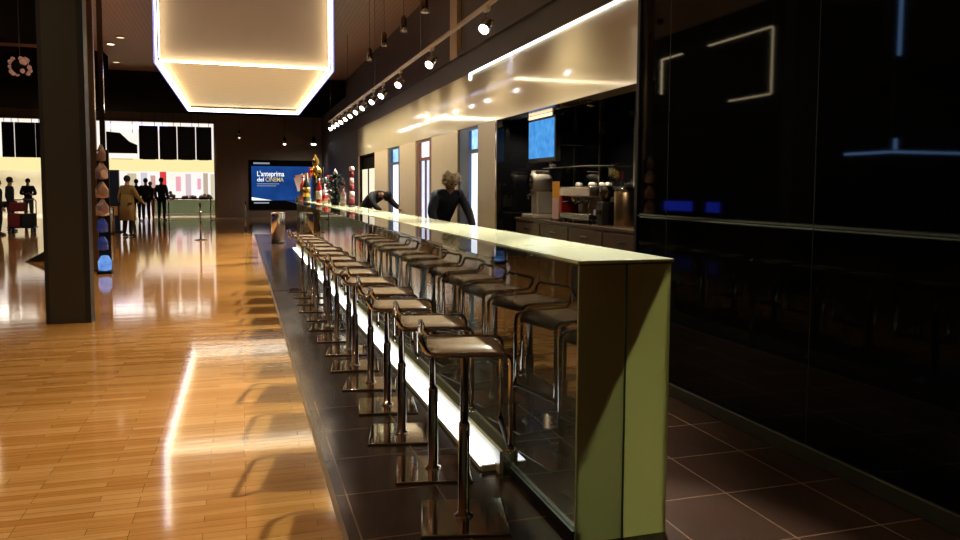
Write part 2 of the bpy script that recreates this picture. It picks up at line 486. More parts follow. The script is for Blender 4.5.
# ------------------------------------------------------------------ shop beyond the opening
m = MB(); m.box(-16, 8, 51.8, 52, 0, CZ)
struct(m.build('wall_back.001', M['shopback']), 'bright lit back of the shop')
m = MB()
for x in range(-13, 0, 3):
    m.box(x, x+2.2, 42, 50, CZ-.12, CZ-.04)
struct(m.build('ceiling.002', M['shoplight']), 'bright ceiling panels of the shop')
m = MB(); m.box(-14, -1.3, 47.0, 47.4, 2.35, 3.05)
tag(m.build('shop_sign_band', M['yellow']), 'plain yellow lit band across the back of the shop', 'sign band')
m = MB(); m.box(-6.1, -3.4, 41.2, 41.32, 4.3, 4.52); m.box(-4.8, -4.76, 41.24, 41.28, 4.52, CZ)
tag(m.build('hanging_tube_light', M['lilac']), 'lilac light tube at the upper left of the right shop opening', 'light')
t = thing('shop_counter', 'long greenish glass counter inside the lit shop', 'counter', (-2.6, 43.2, 0))
MB().box(-1.75, 1.35, -.4, .4, .12, .78).build('body', M['gcounter'], t)
MB().box(-1.8, 1.4, -.45, .45, .78, .84, .01).build('worktop', M['steel'], t)
MB().box(-1.7, 1.3, -.35, .35, 0, .12).build('plinth', M['white'], t)
for i, (x, w) in enumerate(((-3.55, .42), (-2.55, .40), (-1.75, .36))):
    g = thing('goods_heap', ['dark pointed heap of goods at the left of the shop counter', 'flat dark tray of goods in the middle of the shop counter', 'dark heap of goods at the right end of the shop counter'][i], 'goods', (x, 43.2, .84), 0, 'goods on the shop counter')
    MB().box(-w, w, -.3, .3, 0, .05, .01).build('tray', M['dark'], g)
    h = MB()
    for k in range(16):
        a = random.uniform(-w*.85, w*.85)
        h.sphere((a, random.uniform(-.2, .2), .10+random.uniform(0, [.30, .06, .16][i])*(1-abs(a)/w)), .085, u=8, v=6)
    h.build('stack', M['goods'], g)
for i, x in enumerate((-4.0, -3.25, -2.2)):
    o = MB().box(x-.16+.05*i, x+.16-.02*i, 45.0, 45.1, [1.05, 1.25, 1.35][i], [2.3, 2.05, 1.95][i], .01).build('hanging_banner', M['redban'] if i == 0 else M['pink'])
    tag(o, ['tall red banner hanging above the shop customers', 'pink lit panel right of the red banner in the shop', 'small pink lit panel above the shop counter'][i], 'banner', 'coloured panels in the shop')
for i, (x, w, z0, z1, c) in enumerate(((-5.6, .22, 1.2, 2.2, (.9,.75,.5)), (-5.0, .16, 1.1, 2.25, (.95,.9,1.0)), (-4.55, .12, 1.3, 2.1, (.9,.5,.45)), (-2.75, .14, 1.4, 2.2, (1.0,.8,.85)), (-1.85, .12, 1.2, 2.25, (.75,.6,.45)), (-1.5, .09, 1.3, 2.2, (.95,.85,.6)))):
    o = MB().box(x-w, x+w, 45.4, 45.5, 0, z1, .01).build('display_tower', emis('panel_colour%d' % i, c, .7))
    tag(o, ['beige lit tower at the left of the shop over the kiosk', 'whitish lit tower above the coated person in the shop', 'salmon lit tower left of the red banner', 'pale pink lit tower between the two pink ones', 'brown lit tower above the right end of the counter', 'cream lit tower next to the right jamb of the shop'][i], 'display', 'narrow lit towers in the shop')
o = MB().box(-14, -8.9, 48.0, 48.2, .0, 2.6).build('display_case', M['shopwall']); tag(o, 'white display case at the far left of the shop', 'display case')
# black hanging screens in the opening
spans = [(-4.52, -3.74), (-3.62, -2.92), (-2.82, -2.08), (-1.98, -1.34), (-5.95, -4.63), (-10.2, -9.78), (-9.68, -8.92), (-8.84, -8.2)]
names = ['wide-set black hanging screen left of the middle pair in the right shop opening', 'second black hanging screen in the row over the shop people', 'third black hanging screen in the row over the shop people', 'black hanging screen at the right end of the row', 'broad sloping black panel at the left end of the row', 'black hanging screen at the left edge of the picture', 'second black hanging screen from the left edge of the picture', 'black hanging screen just left of the charcoal column']
for i, ((a, b), nm) in enumerate(zip(spans, names)):
    t = thing('hanging_screen', nm, 'screen', ((a+b)/2, YB-.25, 2.85), 0, 'black hanging screens in the shop opening')
    w = (b-a)/2
    if i == 4:
        p = MB().prism([(-w, .2), (-w, 1.2), (-w*.1, 1.15), (w*.5, .75), (w, .6), (w, .2)], -.04, .04, Matrix.Rotation(PI/2, 4, 'X'))
        p.build('panel', M['blackmt'], t)
    else:
        MB().box(-w-.03, w+.03, -.05, .05, -.06, 1.52, .01).build('panel', M['blackmt'], t)
    for s in (-.7, .7):
        MB().tube([(w*s, 0, 1.15), (w*s, 0, 5.02-2.85)], .012, 6).build('hanger', M['cables'], t)
    if i < 5:
        MB().box(-w*.7, w*.7, -.055, .055, -.08, -.06).build('bottom_edge', M['steel'], t)

# ------------------------------------------------------------------ sign on the back wall
t = thing('poster_screen', 'large blue lit poster with white and gold lettering on the back wall', 'poster', (.5, YB-.06, .42))
MB().box(-.12, 3.1, 0, .06, -.05, 2.42, .01).build('frame', M['dark'], t)
MB().box(.02, 2.98, -.02, .0, .42, 2.12).build('picture', M['bluescr'], t)
def text(body, x, z, size, mt, parent, yo=-.03, bold=.012, name='lettering', w=None):
    c = bpy.data.curves.new(name, 'FONT'); c.body = body; c.size = size; c.offset = bold*size; c.extrude = .004
    o = bpy.data.objects.new(name, c); COL.objects.link(o)
    bpy.context.view_layer.update()
    me = bpy.data.meshes.new_from_object(o.evaluated_get(bpy.context.evaluated_depsgraph_get()))
    bpy.data.objects.remove(o)
    me.name = name; me.materials.clear(); me.materials.append(mt)
    xs = [v.co.x for v in me.vertices]; k = 1 if not w else w/(max(xs)-min(xs))
    for v in me.vertices: v.co.x *= k
    o = bpy.data.objects.new(name, me); COL.objects.link(o)
    o.rotation_euler = (PI/2, 0, 0); o.location = (x, yo, z); o.parent = parent
    return o
text("L'anteprima", .28, 1.62, .36, M['white_e'], t, w=1.30, bold=.012)
text("del", .28, 1.36, .28, M['white_e'], t, w=.32, bold=.012)
text("CINEMA", .68, 1.36, .29, M['gold_e'], t, w=.88, bold=.01)
for i, (a, b) in enumerate(((.28, 1.35), (.28, 1.2))):
    k = MB(); k.box(a, b, -.03, -.02, 1.225-.1*i, 1.26-.1*i)
    k.build('small_print', M['grey_e'], t)
k = MB(); k.prism([(.02, .42), (1.0, .42), (.02, .58)], .021, .03, Matrix.Rotation(PI/2, 4, 'X')); k.build('white_swoosh', M['white_e'], t)
MB().box(.12, .9, -.012, 0, 2.22, 2.30).build('caption_strip', M['grey_e'], t); MB().box(.12, .85, -.012, 0, .26, .33).build('caption_strip', M['grey_e'], t)

# ------------------------------------------------------------------ the big light box over the hall
def lightbox(x0, x1, y0, y1, z0, label, rimL, rimF, face='boxface', under='boxunder', name='ceiling_light_box'):
    t = thing(name, label, 'light box', ((x0+x1)/2, y0, z0))
    w = (x1-x0)/2; d = y1-y0; h = CZ-z0; r = .13
    k = MB(); k.box(-w+.03, w-.03, .20, d-.03, .20, h); k.build('body', M['dark'], t)
    k = MB()
    k.box(-w+.03, w-.03, .16, .20, .05, h); k.build('front_panel', M[face], t)
    k = MB(); k.box(-w+.03, w-.03, .20, d-.03, .15, .20); k.build('under_panel', M[under], t)
    # rims stand proud of the panels; warm strips on their inner sides light the panels
    k = MB()
    k.box(-w+.03, -w+.06, .0, .16, .03, h); k.box(w-.06, w-.03, .0, .16, .03, h)
    k.box(-w+.03, -w+.06, .0, d, .0, .15); k.box(w-.06, w-.03, .0, d, .0, .15)
    k.box(-w+.06, w-.06, d-.06, d, .0, .15)
    k.build('rim', M['dchrome'], t)
    k = MB()
    k.box(-w, -w+.03, -.02, .06, .0, h); k.box(w-.03, w, -.02, .06, .0, h)
    k.box(-w, -w+.03, .0, d, -.02, .06); k.box(w-.03, w, .0, d, -.02, .06)
    k.box(-w, w, d-.0, d+.03, -.02, .06)
    k.build('edge_light', M[rimL], t)
    k = MB()
    k.box(-w-.035, -w, -.02, .06, .0, h); k.box(w, w+.035, -.02, .06, .0, h)
    k.box(-w-.035, -w, .0, d, -.02, .06); k.box(w, w+.035, .0, d, -.02, .06)
    k.box(-w, w, d+.03, d+.06, -.02, .04)
    k.build('outer_blue_edge', M['blueedge'], t)
    k = MB()
    k.box(-w+.06, -w+.075, .03, .07, .1, h); k.box(w-.075, w-.06, .03, .07, .1, h)
    k.box(-w+.1, w-.1, .05, .10, .02, .06)
    k.box(-w+.06, -w+.075, .1, d-.1, .03, .08); k.box(w-.075, w-.06, .1, d-.1, .03, .08)
    k.box(-w+.1, w-.1, d-.075, d-.06, .03, .08)
    k.build('inner_strip', M[rimF], t)
    return t
lb = lightbox(-1.60, 1.93, 17.0, 27.3, 4.0, 'large tan light box outlined with white light, hung from the hall ceiling', 'led', 'ledwarm')
t = thing('hanging_tube_box', 'dark hung box edged with warm tube light, mirrored in the middle of the black wall', 'light', (-5.2, 14.4, 3.6))
MB().box(-3.0, -.04, .04, 5.0, .04, CZ-3.6).build('body', M['dark'], t)
for q in ((-.03, .0, -.03, .0, .0, 1.42), (-.03, .0, 4.6, 4.64, .5, 1.42), (-.03, .0, .0, 1.5, -.03, .0), (-.03, .0, .0, 2.4, 1.42, 1.45), (-.03, .0, 3.6, 4.63, 1.42, 1.45)):
    MB().box(*q).build('tube', M['leddim'], t)
# blue tube frame, seen only mirrored in the black wall
t = thing('hanging_tube_portal', 'ice-blue tube light frame mirrored at the right of the black wall', 'light', (-6.1, 11.85, 2.2))
MB().box(-.05, .05, .0, .10, 0, CZ-2.2-.012).build('post', M['blackmt'], t)
for q in ((-.03, .03, -.04, .0, .07, .28), (-.03, .03, -.04, 0, 1.85, CZ-2.2-.03), (-2.2, .04, -.04, .0, .0, .05), (.05, .08, .0, 1.2, .0, .05)): MB().box(*q).build('tube', M['ledb2'], t)
for i, (y0, y1) in enumerate(((21.7, 23.4), (20.2, 20.9))):
    t = thing('blue_light_panel', ['wider low blue panel mirrored in the black wall', 'narrower low blue panel mirrored in the black wall'][i], 'light', (-8.0, (y0+y1)/2, 0), 0, 'blue panels mirrored in the black wall')
    w = (y1-y0)/2
    MB().box(-.3, 0, -w, w, 0, .75).build('cabinet', M['dark'], t)
    MB().box(0, .02, -w, w, .78, 1.1).build('lit_front', emis('deep_blue_light%d' % i, (.03,.06,1.0), 2.2), t)
    MB().box(-.3, 0, -w, w, .75, 1.15).build('header', M['dark'], t)

# ------------------------------------------------------------------ charcoal column, totem, left clutter
t = thing('square_column', 'charcoal square column with black edges standing on the wood floor', 'column', (-1.79, 9.19, 0))
MB().box(-.185, .155, 0, .20, 0, CZ).build('face_panel', M['column'], t)
MB().box(-.225, -.185, .0, .22, 0, CZ).build('edge_strip', M['rubber'], t)
MB().box(.155, .215, .0, .22, 0, CZ).build('edge_strip', M['rubber'], t)
t = thing('bronze_post', 'bronze-edged upright post directly behind the charcoal column', 'post', (-2.34, 14.75, 0))
MB().box(-.18, -.04, 0, .12, 0, CZ).build('shaft', M['bronze'], t)
MB().box(.02, .10, .05, .12, 0, CZ).build('slim_shaft', M['dchrome'], t)
MB().box(-.2, .12, -.02, .14, 0, .03).build('foot', M['blackmt'], t)
t = thing('product_totem', 'slim tall product display with blue lit foot beside the charcoal column', 'display', (-2.22, 14.3, 0))
MB().box(-.13, .11, -.02, .2, 0, .05, .01).build('base', M['blackmt'], t)
MB().box(-.10, .09, .10, .14, .05, 2.1).build('backboard', M['blackmt'], t)
k = MB()
for z, r in ((2.02, .07), (1.72, .10), (1.4, .10), (1.1, .105)):
    k.lathe([(0, 0), (r, .02), (r, .16), (r*.5, .24), (r*.3, .28), (0, .29)], (-.01, .0, z-.12), 12)
k.build('bottle', M['collage'], t)
k = MB()
for z in (.5, .8): k.lathe([(0, 0), (.085, .02), (.085, .16), (.04, .24), (0, .25)], (-.02, .0, z-.1), 12)
k.build('blue_bottle', mat('blue_bottle', (.03,.05,.22), .2, emit=(.05,.12,.7), es=.08, var=.3), t)
MB().lathe([(0, 0), (.10, .02), (.11, .16), (.06, .26), (0, .27)], (0, .02, .05), 14).build('lit_foot', screenmat('blue_lit_foot', (.01,.05,.5), (.3,.6,1.0), 1.0, 9), t)
t = thing('sign_stand', 'black sign stand with wedge foot half hidden left of the column', 'sign stand', (-3.72, 17.0, 0))
MB().prism([(-.35, 0), (.25, 0), (.25, .34)], -.2, .2, Matrix.Translation((0, .2, 0)) @ Matrix.Rotation(PI/2, 4, 'X')).build('foot', M['rubber'], t)
MB().box(.18, .25, .15, .22, 0, 1.4).build('pole', M['blackmt'], t)
t = thing('decorative_lamp', 'pink-glinting pierced lamp hanging at the upper left beside the column', 'lamp', (-4.5, 19.0, 4.05))
k = MB()
for i in range(22):
    a = random.uniform(0, 2*PI); zz = random.uniform(-.16, .16); r = math.sqrt(max(0, .2**2-zz*zz))
    k.sphere((r*math.cos(a), r*math.sin(a), zz), .05, u=6, v=5)
k.build('bead', mat('pink_bead', (.4,.2,.15), .3, emit=(.8,.4,.28), es=.16, var=.4, vscale=12), t)
MB().sphere((0, 0, 0), .17, u=12, v=8).build('globe', M['dark'], t)
MB().tube([(0, 0, .15), (0, 0, CZ-4.05)], .01, 6).build('cord', M['cables'], t)

# kiosk and steel bins
t = thing('info_kiosk', 'dark blue upright panel behind the steel bin near the coated person', 'kiosk', (-4.02, 27.4, 0))
MB().box(-.30, .26, -.06, .10, .05, 2.02, .01).build('panel', M['kiosk'], t)
MB().box(-.36, .32, -.2, .25, 0, .05, .01).build('base', M['blackmt'], t)
MB().box(-.24, .20, -.075, -.06, .55, .85).build('tray', M['orange'], t)
def bin_(loc, label, r, h):
    t = thing('steel_bin', label, 'bin', loc, 0, 'steel bins')
    MB().lathe([(r, 0), (r, h-.02), (r*.96, h), (r*.8, h), (r*.8, h-.05), (0, h-.05)], seg=28).build('drum', M['steel'], t)
    MB().lathe([(r*1.01, 0), (r*1.01, .05), (r, .05)], seg=28).build('foot_ring', M['rubber'], t)
    MB().lathe([(r*1.015, h-.035), (r*1.015, h-.01), (r*.99, h-.005)], seg=28).build('rim', M['chrome'], t)
bin_((.94, 21.2, 0), 'cylindrical steel bin at the far end of the bar stools', .18, .82)
bin_((-3.98, 26.4, 0), 'cylindrical steel bin in front of the dark blue kiosk', .20, .84)

# ------------------------------------------------------------------ the bar
BX0, BX1, BY0, BY1, BH = 1.312, 1.735, 2.86, 19.4, 1.19
t = thing('glass_bar_counter', 'long glass bar counter with pale green top and frosted green end', 'bar counter', (BX0, BY0, 0))
W = BX1-BX0; Lb = BY1-BY0
MB().box(-.012, W+.008, -.012, Lb, BH-.014, BH, .003, 1).build('counter_top', M['bartop'], t)
MB().box(.0, W-.0, .0, Lb, BH-.022, BH-.0145).build('top_underside', M['gedge'], t)
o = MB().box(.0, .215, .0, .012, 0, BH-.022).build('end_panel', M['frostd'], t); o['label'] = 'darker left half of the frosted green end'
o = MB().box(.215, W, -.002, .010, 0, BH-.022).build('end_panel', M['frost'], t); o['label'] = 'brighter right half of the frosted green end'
MB().box(.211, .218, -.004, .016, 0, BH-.022).build('panel_joint', M['gedge'], t)
MB().box(W-.012, W-.002, .011, .022, 0, BH-.022).build('return_panel', M['frost'], t)
MB().box(.0, W, Lb-.012, Lb, 0, BH-.022).build('far_end_panel', M['frost'], t)
ys = [.012, .92, 3.2, 5.6, 8.0, 10.4, 12.8, 15.2, Lb-.012]
for a, b in zip(ys[:-1], ys[1:]):
    MB().box(.0, .010, a+.002, b-.002, .05, BH-.022).build('front_glass', M['clear'], t)
for y in ys[1:-1]:
    MB().box(-.27, -.012, y-.015, y+.015, BH-.030, BH-.017).build('ledge_bracket', M['dchrome'], t)
    k = MB(); k.tube([(.05, y, 0), (.05, y, BH-.022)], .016, 10); k.lathe([(.03, 0), (.03, .02), (.016, .03)], (.05, y, 0), 12)
    k.build('inner_post', M['dchrome'], t)
MB().box(-.30, -.014, .30, Lb, BH-.016, BH-.004, .003, 1).build('glass_ledge', M['ledge'], t)
MB().box(-.01, .03, .012, Lb-.012, 0, .05).build('base_rail', M['blackmt'], t)
k = MB(); k.box(-.125, -.05, .92, Lb-.3, .004, .03); k.build('light_strip', M['ledfloor'], t)
k = MB(); k.box(-.133, -.125, .92, Lb-.3, 0, .022); k.box(-.05, -.03, .84, Lb-.3, 0, .12); k.box(-.125, -.05, .90, .92, 0, .03); k.build('light_channel', M['creamm'], t)

# ------------------------------------------------------------------ bar stools
def make_stool():
    t = thing('bar_stool', '', 'stool', (0, 0, 0), 0, 'chrome bar stools in a row along the glass bar')
    k = MB(); k.box(-.19, .19, -.19, .19, 0, .014, .005, 2); k.build('base_plate', M['chrome'], t)
    k = MB(); k.box(-.193, .193, -.193, .193, 0.0, .007); k.build('base_edge', M['rubber'], t)
    k = MB(); k.lathe([(.045, .014), (.043, .022), (.026, .03), (.0255, .43), (.023, .44)], seg=16); k.build('column', M['chrome'], t)
    k = MB(); k.lathe([(.019, .43), (.019, .74), (.03, .755), (.07, .768)], seg=14); k.build('piston', M['dchrome'], t)
    # seat: flat pad that curves down at the front edge
    prof = [(-.165, 0), (-.10, 0), (0, 0), (.08, 0), (.125, -.004), (.155, -.014), (.172, -.03)]
    k = MB(); th = .018; n = len(prof); bm = k.bm
    g = []
    for s, (x, z) in enumerate(prof):
        row = []
        for yy in (-.182, .182):
            row.append((bm.verts.new((x, yy, .792+z)), bm.verts.new((x, yy, .792+z-th))))
        g.append(row)
    for i in range(n-1):
        a, b = g[i], g[i+1]
        k._f([a[0][0], b[0][0], b[1][0], a[1][0]], True); k._f([a[0][1], a[1][1], b[1][1], b[0][1]], True)
        k._f([a[0][0], a[0][1], b[0][1], b[0][0]]); k._f([a[1][0], b[1][0], b[1][1], a[1][1]])
    k._f([g[0][0][0], g[0][1][0], g[0][1][1], g[0][0][1]]); k._f([g[-1][0][0], g[-1][0][1], g[-1][1][1], g[-1][1][0]])
    k.build('seat', M['seat'], t)
    k = MB(); k.box(-.12, .12, -.15, .15, .764, .774, .003, 1); k.build('seat_plate', M['blackmt'], t)
    # one continuous tube: low back rail, side rails, front drop
    pts = [(.185, -.20, .395), (.185, -.20, .788), (-.168, -.20, .788), (-.195, -.20, .868),
           (-.195, .20, .868), (-.168, .20, .788), (.185, .20, .788), (.185, .20, .395)]
    k = MB(); k.tube(fillet(pts, .045, 5), .0115, 9)
    for y in (-1, 1):
        for x in (-.09, .09): k.tube([(x, .15*y, .770), (x, .20*y, .786)], .006, 6)
    k.build('frame', M['chrome'], t)
    k = MB(); k.tube(fillet([(.185, -.20, .40), (.185, -.20, .385), (.185, .20, .385), (.185, .20, .40)], .012, 3), .013, 9); k.build('footrest', M['rubber'], t)
    for y in (-.2, .2): MB().sphere((.185, y, .383), .017, u=8, v=6).build('footrest_cap', M['chrome'], t)
    return t
ords = ['second', 'third', 'fourth', 'fifth', 'sixth', 'seventh', 'eighth', 'ninth', 'tenth', 'eleventh', 'twelfth', 'thirteenth']
st0 = make_stool()
for i in range(14):
    lab = 'chrome bar stool with tan seat, nearest the camera at the frosted bar end' if i == 0 else \
          'chrome bar stool with tan seat, farthest of the row near the steel bin' if i == 13 else \
          'chrome bar stool with tan seat, %s from the near end of the row' % ords[i-1]
    loc = (.935 + (.02*math.sin(i*2.3) if i else 0) - .006*i, 3.235+.62*i, 0)
    rz = -math.radians([13, 11, 12, 8, 13, 9, 11, 6, 12, 8, 10, 7, 11, 9][i])
    if i == 0:
        st0.location = loc; st0.rotation_euler = (0, 0, rz); st0['label'] = lab
    else:
        dup(st0, loc, rz, lab)

# ------------------------------------------------------------------ track lights
TXx, TZ = 2.85, 3.67
t = thing('lighting_track', 'long pale lighting track hung above the bar', 'lighting track', (TXx, 3.0, TZ))
MB().box(-.03, .03, 0, 23.2, -.02, .02, .004, 1).build('rail', M['creamm'], t)
k = MB()
for y in (.5, 5.0, 9.5, 14.0, 18.5, 22.8):
    k.tube([(0, y, .02), (0, y, CZ-TZ)], .006, 6)
k.build('suspension_wire', M['cables'], t)
def make_spot(lit=True):
    t = thing('track_spotlight', '', 'spotlight', (0, 0, 0), 0, 'spotlights on the track over the bar')
    MB().box(-.025, .025, -.07, .07, -.075, -.02, .004, 1).build('adapter', M['creamm'], t)
    k = MB(); k.tube([(0, 0, -.075), (0, 0, -.15)], .012, 8)
    a = Vector((-.58, -.55, -.62)).normalized(); c = Vector((0, 0, -.24)); s = a.cross(Vector((0, 0, 1))).normalized()
    k.tube([c+s*.075, c+s*.075+Vector((0, 0, .07)), Vector((0, 0, -.15)), c-s*.075+Vector((0, 0, .07)), c-s*.075], .008, 6)
    k.build('yoke', M['steel'], t)
    MB().lathe([(.035, -.12), (.05, -.11), (.055, -.02), (.068, .07), (.072, .10), (.064, .10), (.06, .08)], c, 16, a).build('head', M['steel'], t)
    MB().lathe([(0, .092), (.062, .092), (.060, .098), (0, .104)], c, 16, a).build('lens', M['lens'] if lit else M['lensw'], t)
    return t
TY_ = [3.6, 6.0, 8.95, 11.75, 14.2, 16.0, 17.2, 18.6, 19.7, 20.7, 21.7, 22.7, 23.6, 24.5, 25.4]
tl = ['track spotlight over the near end of the bar, above the frame', 'track spotlight just above the frame, before the nearest visible one',
      'brightest track spotlight at the upper right of the track', 'second bright track spotlight from the near end of the visible track',
      'third bright track spotlight from the near end of the visible track']
sp0 = make_spot()
for i, y in enumerate(TY_):
    lab = tl[i] if i < 5 else 'track spotlight, last at the far end of the track' if i == len(TY_)-1 else \
        '%s track spotlight from the near end of the visible track' % ['fourth', 'fifth', 'sixth', 'seventh', 'eighth', 'ninth', 'tenth', 'eleventh', 'twelfth'][i-5]
    if i == 0:
        sp0.location = (TXx, y, TZ); sp0['label'] = lab; o = sp0
    else:
        o = dup(sp0, (TXx, y, TZ), 0, lab)
    if i < 8 or i % 2 == 0:
        spotlight(o, (-.09, -.09, -.33), (-.09-1.25, -.09-.75, -2.6), [160, 1100, 1200, 1300][i] if i < 4 else 1300, 66, .8, name='spot_beam')
        if i == 1: spotlight(o, (-.02, -.09, -.30), (1.62-TXx, 2.87-y, .55-TZ), 2300, 26, .5, name='spot_beam')
    else:
        pass
    if i > 0: spotlight(o, (.06, 0, -.20), (1.1, 0, -1.5), 150 if i < 4 else 230, 130, .9, (1, .84, .56), name='added_wash_beam')  # second beam without its own head, added to brighten the cream fascia and wall

# pendants beyond the track
def make_pend():
    t = thing('pendant_downlight', '', 'pendant lamp', (0, 0, 0), 0, 'slim pendant downlights over the bar')
    MB().lathe([(.05, 0), (.06, .0), (.055, .10), (.045, .22), (.02, .26), (0, .26)], seg=16).build('shade', M['dchrome'], t)
    MB().lathe([(0, .008), (.05, .008), (.05, .02), (0, .02)], seg=16).build('lens', M['lensw'], t)
    MB().tube([(0, 0, .26), (0, 0, CZ-4.1)], .006, 6).build('cord', M['cables'], t)
    MB().lathe([(.05, CZ-4.1-.03), (.05, CZ-4.1), (0, CZ-4.1)], seg=12).build('canopy', M['blackmt'], t)
    return t
p0 = make_pend()
for i, (x, y) in enumerate(((2.67, 11.45), (2.65, 12.9), (2.58, 14.35), (2.58, 16.05))):
    lab = ['pendant downlight nearest the top edge, first of the slim row', 'second pendant downlight of the slim row from the top', 'third pendant downlight of the slim row from the top', 'lowest pendant downlight of the slim row, farthest away'][i]
    if i == 0: p0.location = (x, y, 4.1); p0['label'] = lab
    else: dup(p0, (x, y, 4.1), 0, lab)
# hanging spots in front of the back wall
bl = [((3.30, 37.0, 3.52), 'bright round hanging lamp above the blue poster', 'lens', .13), ((1.98, 37.0, 3.50), 'small hanging lamp left of the bright round one', 'lensw', .08),
      ((4.62, 37.0, 3.60), 'small hanging lamp under the far end of the track', 'lensw', .06), ((-.02, 37.0, 3.75), 'dim steel hanging lamp on the wall left of the poster', 'lens_dim', .06)]
for (x, y, z), lab, lm, r in bl:
    t = thing('hanging_lamp', lab, 'lamp', (x, y, z), 0, 'hanging lamps before the back wall')
    MB().lathe([(r*.9, .0), (r, .02), (r*.8, .22), (r*.3, .34), (0, .34)], seg=14).build('shade', M['dchrome'], t)
    MB().lathe([(0, -.06), (r*.6, -.045), (r*.9, .0), (0, .01)], seg=14).build('lens', M[lm], t)
    MB().tube([(0, 0, .34), (0, 0, CZ-z)], .012, 6).build('cord', M['cables'], t)
    if lm != 'lens_dim': spotlight(t, (0, -.0, -.08), (0, 2.2, -3), 90 if lm == 'lens' else 60, 110, .9, name='lamp_light')
# recessed downlights in the hall ceiling
for i, (x, y, lab) in enumerate(((-3.56, 25.0, 'brighter recessed downlight in the left ceiling beside the column'), (-3.13, 23.8, 'dim recessed downlight just right of the brighter one'), (-3.9, 28.5, 'small recessed downlight low in the left ceiling'))):
    t = thing('recessed_downlight', lab, 'downlight', (x, y, CZ-.03), 0, 'recessed downlights in the hall ceiling')
    MB().lathe([(.13, .03), (.13, .0), (.10, .0), (.10, .03)], seg=18).build('ring', M['bronze'], t)
    MB().lathe([(0, .005), (.10, .005), (.10, .02), (0, .02)], seg=18).build('lens', M['lensw'] if i == 0 else M['lens_dim'], t)
# unseen hall downlights, added above and before the frame to light the oak floor
HL = [(-3.2, 2.5, 330), (-1.3, 4.0, 250), (-3.6, 7.5, 360), (-.6, 9.0, 230), (-3.4, 12.5, 300), (-.3, 14.0, 200), (-4.02, 17.1, 260), (-6.5, 24.0, 350), (-3.0, 32.0, 350), (1.2, 33.0, 300)]
for i, (x, y, p) in enumerate(HL):
    t = thing('added_ceiling_downlight', 'added hall downlight on the ceiling, outside or at the edge of the frame, lighting the oak floor', 'downlight', (x, y, CZ-.14), 0, 'added hall ceiling downlights')
    MB().lathe([(.07, .0), (.075, .0), (.075, .14), (0, .14)], seg=16).build('can', M['blackmt'], t)
    MB().lathe([(0, .012), (.062, .012), (.062, .02), (0, .02)], seg=14).build('lens', M['lensw'], t)
    spotlight(t, (0, 0, -.02), (0, 0, -3), p*.9, 120, .8, (1, .80, .50), .06, name='added_downlight_beam')

# ------------------------------------------------------------------ fascia LED line
t = thing('fascia_mounted_light', 'thin white light line along the top edge of the cream fascia', 'light', (XF-.016, 5.5, 3.50))
MB().box(-.01, .012, 0, 7.85, .012, .03).build('long_tube', M['led'], t)
MB().box(-.01, .012, 7.83, 7.86, -.09, .012).build('short_drop', M['led'], t)
MB().box(-.012, .014, 0, 7.86, .03, .045).build('channel', M['white'], t)

# ------------------------------------------------------------------ back counter and coffee things
t = thing('back_counter', 'brown gloss back counter under the coffee machine', 'counter', (4.25, 5.45, 0))
MB().box(.03, .68, 0, 6.36, .08, .98).build('body', M['brownst'], t)
MB().box(.0, .69, 0, 6.37, .98, 1.02, .005).build('worktop', M['brownst'], t)
MB().box(.06, .66, 0, 6.36, 0, .08).build('plinth', M['blackmt'], t)
for i in range(6):
    d = MB().box(.012, .03, .05+i*1.05, 1.05+i*1.05, .12, .95, .003, 1).build('door', M['brownst'], t)
    MB().box(-.005, .012, .45+i*1.05, .65+i*1.05, .85, .87).build('handle', M['steel'], d)
t = thing('espresso_machine', 'steel two-group espresso machine on the back counter', 'coffee machine', (4.62, 9.72, 1.02))
for x in (-.2, .2):
    for y in (-.4, .4): MB().lathe([(.025, 0), (.025, .06)], (x, y, 0), 10).build('foot', M['blackmt'], t)
MB().box(-.26, .26, -.48, .48, .05, .13, .008).build('drip_tray', M['steel'], t)
MB().box(.02, .26, -.46, .46, .13, .38, .01).build('back_body', M['creamm'], t)
MB().box(-.26, .27, -.5, .5, .35, .50, .02).build('head', M['steel'], t)
MB().box(-.262, -.02, .42, .5, .13, .35, .005).build('side_panel', M['red'], t)
for y in (-.22, .2):
    g = MB().lathe([(.045, 0), (.045, .05), (.035, .07)], (-.16, y, .29), 14).build('group_head', M['chrome'], t)
    MB().tube([(-.18, y, .30), (-.34, y, .27)], [.014, .018], 8).build('portafilter', M['blackmt'], g)
MB().tube([(-.2, -.42, .34), (-.24, -.42, .22), (-.2, -.42, .10)], .007, 6).build('steam_wand', M['chrome'], t)
for i, (x, y) in enumerate(((.1, -.3), (.1, -.12), (.02, .05), (.12, .2), (-.08, -.2), (-.06, .3))):
    c = thing('coffee_cup', 'white coffee cup upside down on top of the espresso machine', 'cup', (4.62+x, 9.72+y, 1.52), 0, 'cups on top of the espresso machine')
    MB().lathe([(.042, 0), (.038, .03), (.026, .055), (0, .056)], seg=12).build('bowl', M['white'], c)
    MB().tube([(.038, 0, .012), (.06, 0, .02), (.058, 0, .04), (.033, 0, .042)], .005, 6).build('handle', M['white'], c)
t = thing('citrus_juicer', 'large silver juicer with round head on the back counter under the television', 'juicer', (4.52, 11.36, 1.02))
MB().box(-.22, .22, -.26, .26, 0, .07, .02).build('base', M['machine'], t)
MB().box(-.10, .16, -.12, .14, .07, .42, .02).build('pedestal', M['machine'], t)
MB().lathe([(.13, -.16), (.16, -.12), (.175, 0), (.16, .12), (.13, .16)], (0, 0, .56), 20, (1, 0, 0)).build('drum', M['machine'], t)
MB().lathe([(.10, .16), (.12, .165), (.12, .185), (0, .19)], (0, 0, .56), 18, (-1, 0, 0)).build('front_cover', M['dchrome'], t)
MB().tube([(-.1, .02, .40), (-.20, .02, .36), (-.20, .02, .30)], .02, 8).build('spout', M['chrome'], t)
